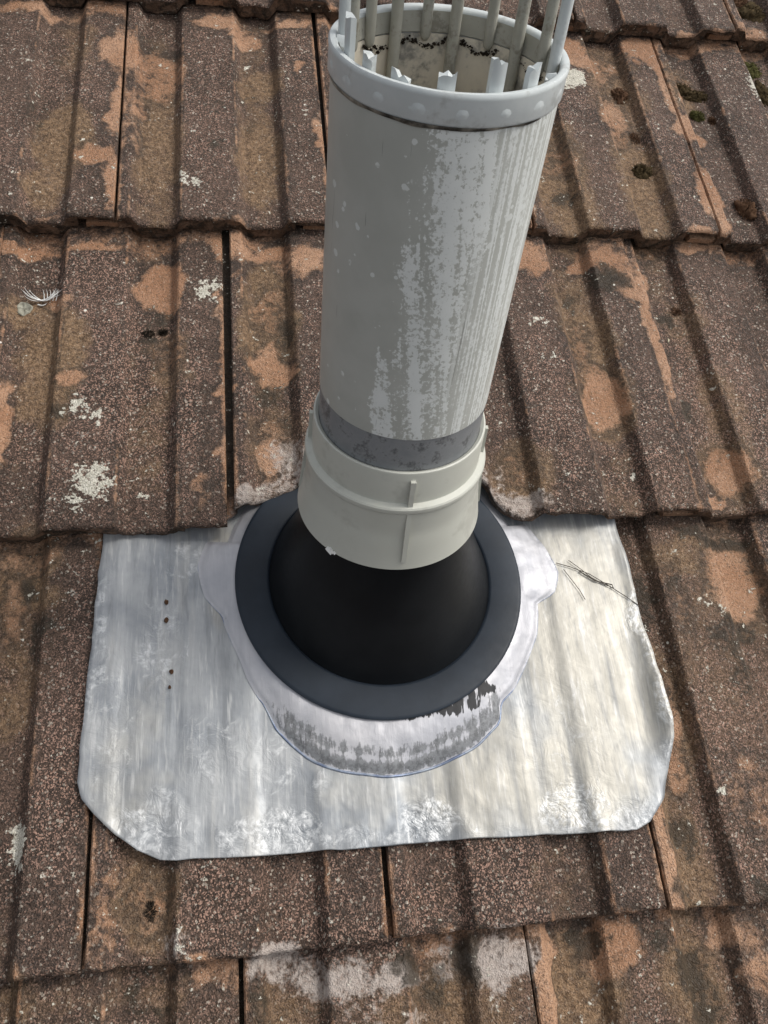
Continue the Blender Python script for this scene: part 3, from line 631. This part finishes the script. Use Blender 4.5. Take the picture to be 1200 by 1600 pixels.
# ------------------------------------------------------------------ terminal cage
CO = AX0 + .381 * AXD
cage = thing('terminal_cage', CO)
tag(cage, 'pale grey plastic cage with broken front bars plugged into the pipe top', 'vent cage')
ring = lathe([(.0500, .3802), (.0548, .3805), (.0553, .3815), (.0553, .3905), (.0556, .3920), (.0556, .3935), (.0549, .3945), (.0530, .3945), (.0518, .3938), (.0512, .3925), (.0510, .3802)], 'cage_ring', M_CAGE, cage, CO, sharp=50, wob=.0006, closed=False)
lathe([(.0512, .3925), (.0508, .3910), (.0504, .3832), (.0500, .3828), (.0497, .3832), (.0506, .3925)], 'ring_sleeve', M_RODIN, cage, CO)
nb_ = 18
for i in range(nb_):       # moulded pips round the ring
    d = -170 + 360 / nb_ * i
    c = axp(.3862, .0552, d) - CO; V = []; F = []
    for a in range(5):
        for b in range(8):
            t, p = a / 4 * math.pi / 2, b / 8 * 2 * math.pi
            nrm = axp(0, 1, d) - AX0; tg_ = np.cross(AXD, nrm)
            V.append(c + (.00062 * math.cos(t) ** 2 - .0002) * nrm + .0046 * t / 1.5708 * (math.cos(p) * tg_ + .9 * math.sin(p) * AXD))
    for a in range(4):
        for b in range(8): F.append((a * 8 + b, (a + 1) * 8 + b, (a + 1) * 8 + (b + 1) % 8, a * 8 + (b + 1) % 8))
    mesh_obj('pip', V, F, M_CAGE, ring)
V = []; F = []
for i in range(61):
    d = -78 + 2.2 * i; w_ = .0006 + .0016 * float(vnoise(np.array([d * .09]), np.array([0.]), 6)[0]) * (1 - (i / 60 - .45) ** 2 * 2)
    for h_, r_ in ((.3806, .0551), (.3804 - w_, .0546), (.3802 - w_, .0535)): V.append(axp(h_, r_, d) - CO)
for i in range(60):
    for k in range(2): F.append((i * 3 + k + 1, (i + 1) * 3 + k + 1, (i + 1) * 3 + k, i * 3 + k))
mesh_obj('sealant_bead', V, F, M_SEAL, cage)['label'] = 'cracked cream sealant with dark gaps under the ring'
TOPH = .505
def bar(phi, h0, mat, r=.0482, w=.0027, name='cage_bar'):
    """phi: degrees, 0 = right, 90 = away from the photographer"""
    dg = phi + 90
    hs_ = [h0, h0 + .0012, h0 + .003] + list(np.linspace(h0 + .01, TOPH - .03, 8)) + [TOPH - .018, TOPH - .008, TOPH - .002, TOPH]
    rs_ = [r] * 11 + [r - .003, r - .010, r - .020, r - .034]
    ws = [w * .45, w * .8, w] + [w] * 12
    V, F = tube([axp(h, q, dg) - CO for h, q in zip(hs_, rs_)], ws, 10)
    return mesh_obj(name, V, F, mat, cage)
for phi, h0, long_ in ((182, .372, 0), (162, .380, 0), (144, .379, 0), (126, .330, 1), (105.5, .3795, 0), (88.5, .325, 1), (67, .3795, 0), (46, .325, 1), (24, .3795, 0), (2, .372, 0)):
    bar(phi, h0, M_RODIN if 10 < phi < 170 else M_CAGE, .0488 if not long_ else .0470, .0027 if not long_ else .0030)
lathe([(.0175, .5035), (.0175, .5060), (.0120, .5085), (.0010, .5095)], 'cage_cap', M_CAGE, cage, CO, n=32)
lathe([(.0175, .5035), (.0010, .5035)], 'cage_cap', M_CAGE, cage, CO, n=32)
# snapped bars at the front: jagged stumps
for phi, top, w in ((-151, .4085, .0030), (-132, .3985, .0030), (-112, .3965, .0042), (-89, .4005, .0038), (-64.5, .4060, .0034), (-42, .4012, .0034), (-20, .3930, .0030), (-171, .3930, .003)):
    dg = phi + 90; V = []; F = []; rr = random.Random(int(phi * 7 + 999))
    nrm = axp(0, 1, dg) - AX0; tgn = np.cross(AXD, nrm); L = [.3830, .3900, .3950]
    cols = 5; base_h = .3780; slope_ = rr.uniform(-.0016, .0016); notch = rr.choice((0, 1, 2, 3, 9))
    for side in (0, 1):
        for j in range(cols):
            s = -1 + 2 * j / (cols - 1); x = s * w
            jag = top + (rr.random() - .5) * .0030 + slope_ * s - (.0016 if j == notch else 0)
            for h in (base_h, (base_h + top) / 2, jag): V.append(axp(h, .0482 + (.0026 if side else 0) + (1 - s * s) * (.0009 if side else -.0009), dg) + x * tgn - CO)
    g = lambda sd_, j, k: sd_ * cols * 3 + j * 3 + k
    for j in range(cols - 1):
        for k in range(2):
            F.append((g(1, j, k), g(1, j + 1, k), g(1, j + 1, k + 1), g(1, j, k + 1))); F.append((g(0, j + 1, k), g(0, j, k), g(0, j, k + 1), g(0, j + 1, k + 1)))
        F.append((g(1, j, 2), g(1, j + 1, 2), g(0, j + 1, 2), g(0, j, 2)))
    for k in range(2):
        F.append((g(0, 0, k), g(1, 0, k), g(1, 0, k + 1), g(0, 0, k + 1))); F.append((g(1, 4, k), g(0, 4, k), g(0, 4, k + 1), g(1, 4, k + 1)))
    mesh_obj('broken_bar', V, F, M_CAGE, cage, 40)
# crust of dirt on the ledge inside the cage
rr = random.Random(3)
for (p0, p1) in ((150, 118), (116, 92), (84, 60), (44, 18)):
    V = []; F = []
    steps = 64
    for i in range(steps):
        ph = p0 + (p1 - p0) * i / (steps - 1) + rr.uniform(-.6, .6); s = .0002 + .0010 * rr.random() ** 2.2; c = axp(.3806 + rr.gauss(0, .0008) - .004 * math.sin(i / steps * 3.1), .0488, ph + 90) - CO; k0 = len(V)
        for dx, dy, dz in ((1, 0, 0), (-1, .2, 0), (0, 1, .3), (0, -1, -.2), (.2, 0, 1), (0, .2, -1)): V.append(c + s * np.array([dx, dy, dz]))
        F += [tuple(k0 + q for q in f) for f in ((0, 2, 4), (2, 1, 4), (1, 3, 4), (3, 0, 4), (2, 0, 5), (1, 2, 5), (3, 1, 5), (0, 3, 5))]
    mesh_obj('dirt_crust', V, F, M_DIRT_SHADE, cage)['label'] = 'line of dark dirt stuck inside the ring'

# ------------------------------------------------------------------ small things lying on the roof
def roof_top(u, v):
    r = math.floor((v + .0005) / GAUGE); half = 0 if r % 2 == 0 else .1
    return float(prof(np.array((u - half) % .2))) - TILT * (v - r * GAUGE)
def on_tile(x, y):
    p = un(x, y, -.012)
    for _ in range(6): p = un(x, y, roof_top(p[0], p[1]))
    return p
def clump(x, y, wpx, hpx, mat, label, cat, seed, group, hgt=.5, name='moss_clump', spiky=1.0):
    c = on_tile(x, y); a = abs(un(x + wpx, y, c[2])[0] - c[0]); b = abs(un(x, y + hpx, c[2])[1] - c[1]); h = min(a, b) * hgt * 0.85; a *= 1.15; b *= 1.1
    rs = np.random.RandomState(seed); V = []; F = []
    nu_, nv_ = 28, 12
    for j in range(nv_):
        t = j / (nv_ - 1) * math.pi * .5
        for i in range(nu_):
            p = 2 * math.pi * i / nu_
            k = 1 + .95 * (fbm(np.array([3 + 2.2 * math.cos(p)]), np.array([3 + 2.2 * math.sin(p) + t * 1.5]), seed, 3)[0] - .5) + spiky * .30 * (rs.rand() - .5)
            V.append((a * k * math.cos(t) * math.cos(p), b * k * math.cos(t) * math.sin(p), h * k * math.sin(t) * (1 + .3 * rs.rand() * spiky) - .0015))
    for j in range(nv_ - 1):
        for i in range(nu_): F.append((j * nu_ + i, j * nu_ + (i + 1) % nu_, (j + 1) * nu_ + (i + 1) % nu_, (j + 1) * nu_ + i))
    # fronds
    for q in range(int(260 * spiky)):
        p = rs.rand() * 6.283; rr_ = math.sqrt(rs.rand()); o = np.array([a * rr_ * math.cos(p), b * rr_ * math.sin(p), h * math.sqrt(max(0, 1 - rr_ * rr_)) * .9]); d = o / (np.linalg.norm(o) + 1e-6) + rs.randn(3) * .5; d /= np.linalg.norm(d)
        s = rs.randn(3); s = np.cross(d, s); s /= np.linalg.norm(s); k0 = len(V); ln = .0016 + .002 * rs.rand()
        V += [o - s * .0005, o + s * .0005, o + d * ln]; F.append((k0, k0 + 1, k0 + 2))
    o = mesh_obj(name, V, F, mat); at_roof(o, c); return tag(o, label, cat, group)
G = 'moss and dirt lumps on the tiles'
clump(1003, 271, 13, 11, M_MOSS, 'dark brown round moss lump in a tile pan right of the pipe', 'moss', 1, G, .8)
clump(968, 153, 10, 12, M_RMOSS, 'reddish brown moss tuft in the pan right of the cage ring', 'moss', 2, G, .8)
clump(991, 219, 7, 9, M_RMOSS, 'small brown crumb between the moss tuft and round moss lump', 'moss', 3, G, .7)
clump(1165, 330, 13, 15, M_RMOSS, 'large rust brown moss tuft near the right edge of the roof', 'moss', 4, G, .9)
clump(1062, 141, 14, 8, M_MOSS, 'dark moss mat beside the tile joint at the upper right', 'moss', 5, G, .7)
clump(1087, 152, 18, 8, M_MOSS, 'wide dark moss mat across a pan at the upper right', 'moss', 6, G, .7)
clump(1089, 184, 9, 7, M_GMOSS, 'small green moss cushion below the dark moss mat', 'moss', 7, G, .8)
clump(1112, 190, 4, 5, M_RMOSS, 'tiny brown crumb beside the green moss cushion', 'moss', 8, G, .8)
clump(1172, 112, 14, 12, M_GMOSS, 'dull green moss patch against the tile edge at far upper right', 'moss', 9, G, .6)
clump(1190, 150, 12, 18, M_MOSS, 'dark moss patch running down the joint at far upper right', 'moss', 10, G, .6)
clump(1175, 25, 20, 12, M_MOSS, 'dark moss heap on the top tile course in the right corner', 'moss', 11, G, .7)
clump(236, 1424, 6, 13, M_DIRT_SHADE, 'black shrivelled leaf scrap in a pan below the lead sheet', 'leaf scrap', 12, None, .6, 'leaf_scrap', .5)
clump(1158, 8, 10, 8, M_RMOSS, 'brown moss tuft at the very top right of the roof', 'moss', 14, G, .7)
clump(232, 522, 8, 4, M_DIRT_SHADE, 'black crumb in the pan below the round orange patch', 'dirt', 15, G, .6, 'dirt_crumb', .5)
clump(255, 520, 5, 4, M_DIRT_SHADE, 'smaller black crumb in the pan below the round orange patch', 'dirt', 16, G, .6, 'dirt_crumb', .5)
clump(1056, 488, 7, 5, M_RMOSS, 'brown crumb in a pan on the second course at right', 'dirt', 17, G, .6, 'dirt_crumb', .5)

def seed_thing(x, y, ln, wd_, ang_, label):
    c = on_tile(x, y); V = []; F = []; k = 8; n = 9
    for i in range(n):
        t = -1 + 2 * i / (n - 1); r = wd_ * math.sqrt(max(0, 1 - t * t)) + 1e-5
        for j in range(k):
            p = 2 * math.pi * j / k; x_, y_ = ln * t, r * math.cos(p); y_ += ln * .25 * t * t
            V.append((x_ * math.cos(ang_) - y_ * math.sin(ang_), x_ * math.sin(ang_) + y_ * math.cos(ang_), r * math.sin(p) + wd_ * .9))
    for i in range(n - 1):
        for j in range(k): F.append((i * k + j, i * k + (j + 1) % k, (i + 1) * k + (j + 1) % k, (i + 1) * k + j))
    o = mesh_obj('seed_husk', V, F, M_SEED); at_roof(o, c); tag(o, label, 'seed husk', 'pale seed husks on the tiles')
seed_thing(905, 554, .0036, .0011, -.9, 'pale seed husk in the pan just above the round ochre patch')
seed_thing(1044, 533, .0024, .0009, 1.3, 'short pale seed husk on the rib right of the tile joint')
seed_thing(981, 738, .0020, .0012, .4, 'pale grain in the pan near the lower edge, right of the pipe')
seed_thing(987, 745, .0018, .0010, -.3, 'second pale grain beside the first near the lower tile edge')

# feather
c = on_tile(68, 471); V = []; F = []
def strip(p0, p1, p2, w):
    n = 8; k0 = len(V)
    for i in range(n):
        t = i / (n - 1); p = (1 - t) ** 2 * np.array(p0) + 2 * t * (1 - t) * np.array(p1) + t * t * np.array(p2)
        d = 2 * (1 - t) * (np.array(p1) - p0) + 2 * t * (np.array(p2) - p1); nn = np.array([-d[1], d[0], 0]); nn /= np.linalg.norm(nn) + 1e-9
        ww = w * (1 - t * .9); V.append(p + nn * ww); V.append(p - nn * ww); V.append(p + np.array([0, 0, ww * .9]))
    for i in range(n - 1):
        a = k0 + i * 3
        for x_, y_ in ((0, 2), (2, 1), (1, 0)): F.append((a + x_, a + y_, a + 3 + y_, a + 3 + x_))
rs = np.random.RandomState(4)
for i in range(16):
    t = i / 15; s = (i % 2) * 2 - 1
    strip((-.002 + .004 * t, -.001, .002), (s * (.006 + .004 * rs.rand()), -.006 * rs.rand(), .005 + .003 * rs.rand()), (s * (.010 + .009 * rs.rand()), .002 + .008 * rs.rand(), .004 + .005 * rs.rand()), .0007)
for i in range(5): strip((.001 + i * .0025, -.001, .002), (.002 + i * .003, .005, .006), (.000 + i * .003, .0085, .006), .0005)
strip((-.004, -.005, .0015), (.001, -.008, .002), (.004, -.003, .002), .0009)
fe = mesh_obj('feather', V, F, M_FEATHER); at_roof(fe, c + np.array([0, 0, .0005])); tag(fe, 'small white curled down feather on the left side of the roof', 'feather')
# pale dried ring flake beside it
c = on_tile(38, 483); V = []; F = []; n = 36
for j, (q, z) in enumerate(((1.0, .0001), (.95, .0013), (.80, .0012), (.70, .0005), (.0, .0004))):
    for i in range(n):
        p = 2 * math.pi * i / n; k = (1 + .10 * math.sin(3 * p + 1) + .05 * math.sin(7 * p)) * q
        V.append((.0066 * k * math.cos(p), .0072 * k * math.sin(p), z + .0003 * math.sin(5 * p)))
for j in range(4):
    for i in range(n): F.append((j * n + i, j * n + (i + 1) % n, (j + 1) * n + (i + 1) % n, (j + 1) * n + i))
M_FLAKE = mat_plain('grey_lichen', (.20, .19, .15), (.34, .33, .27), .9, 250, .2, .5)
fl = mesh_obj('lichen_flake', V, F, M_FLAKE); at_roof(fl, c); tag(fl, 'round grey lichen flake just below the white feather', 'lichen')

# dry grass stalk lying on the lead
def on_lead(x, y):
    p = un(x, y, -.015)
    for _ in range(5): p = un(x, y, float(lead_z(np.array(p[0]), np.array(p[1]))) + .001)
    return p
g0 = on_lead(870, 884)
stalk = thing('grass_stalk', g0); tag(stalk, 'dark dry grass stalk lying on the lead sheet right of the seal', 'grass stalk')
def poly(pts, r, name):
    P_ = [on_lead(*q) - g0 + np.array([0, 0, .0006]) for q in pts]; V, F = tube(P_, r, 5); mesh_obj(name, V, F, M_STEM, stalk)
poly([(868, 880), (890, 886), (920, 897), (950, 915), (980, 934), (1000, 948)], .00035, 'stem')
poly([(888, 876), (905, 888), (925, 904), (950, 916)], .0003, 'seed_spike')
poly([(880, 890), (892, 905), (905, 922), (914, 937)], .0003, 'seed_spike')
poly([(905, 893), (930, 908), (956, 914), (958, 920)], .0005, 'seed_spike')
# tiny crumb at the edge of the seal
def crumb_on_lead(x, y, s, seed, label):
    c = on_lead(x, y); rs = np.random.RandomState(seed); V = []; F = []
    for j in range(6):
        for i in range(10):
            t = j / 5 * math.pi / 2; p = i / 10 * 6.283; k = s * (.7 + .6 * rs.rand()); V.append((k * math.cos(t) * math.cos(p), k * 1.4 * math.cos(t) * math.sin(p), k * .8 * math.sin(t)))
    for j in range(5):
        for i in range(10): F.append((j * 10 + i, j * 10 + (i + 1) % 10, (j + 1) * 10 + (i + 1) % 10, (j + 1) * 10 + i))
    o = mesh_obj('dirt_crumb', V, F, M_RMOSS); at_roof(o, c); tag(o, label, 'dirt', 'dirt crumbs on the lead sheet')
crumb_on_lead(260, 941, .0016, 1, 'uppermost brown crumb on the left of the lead sheet')
crumb_on_lead(260, 969, .0017, 2, 'second brown crumb down on the left of the lead sheet')
crumb_on_lead(268, 1050, .0015, 3, 'brown crumb halfway down the left of the lead sheet')
crumb_on_lead(265, 1074, .0010, 4, 'lowest tiny brown crumb on the left of the lead sheet')
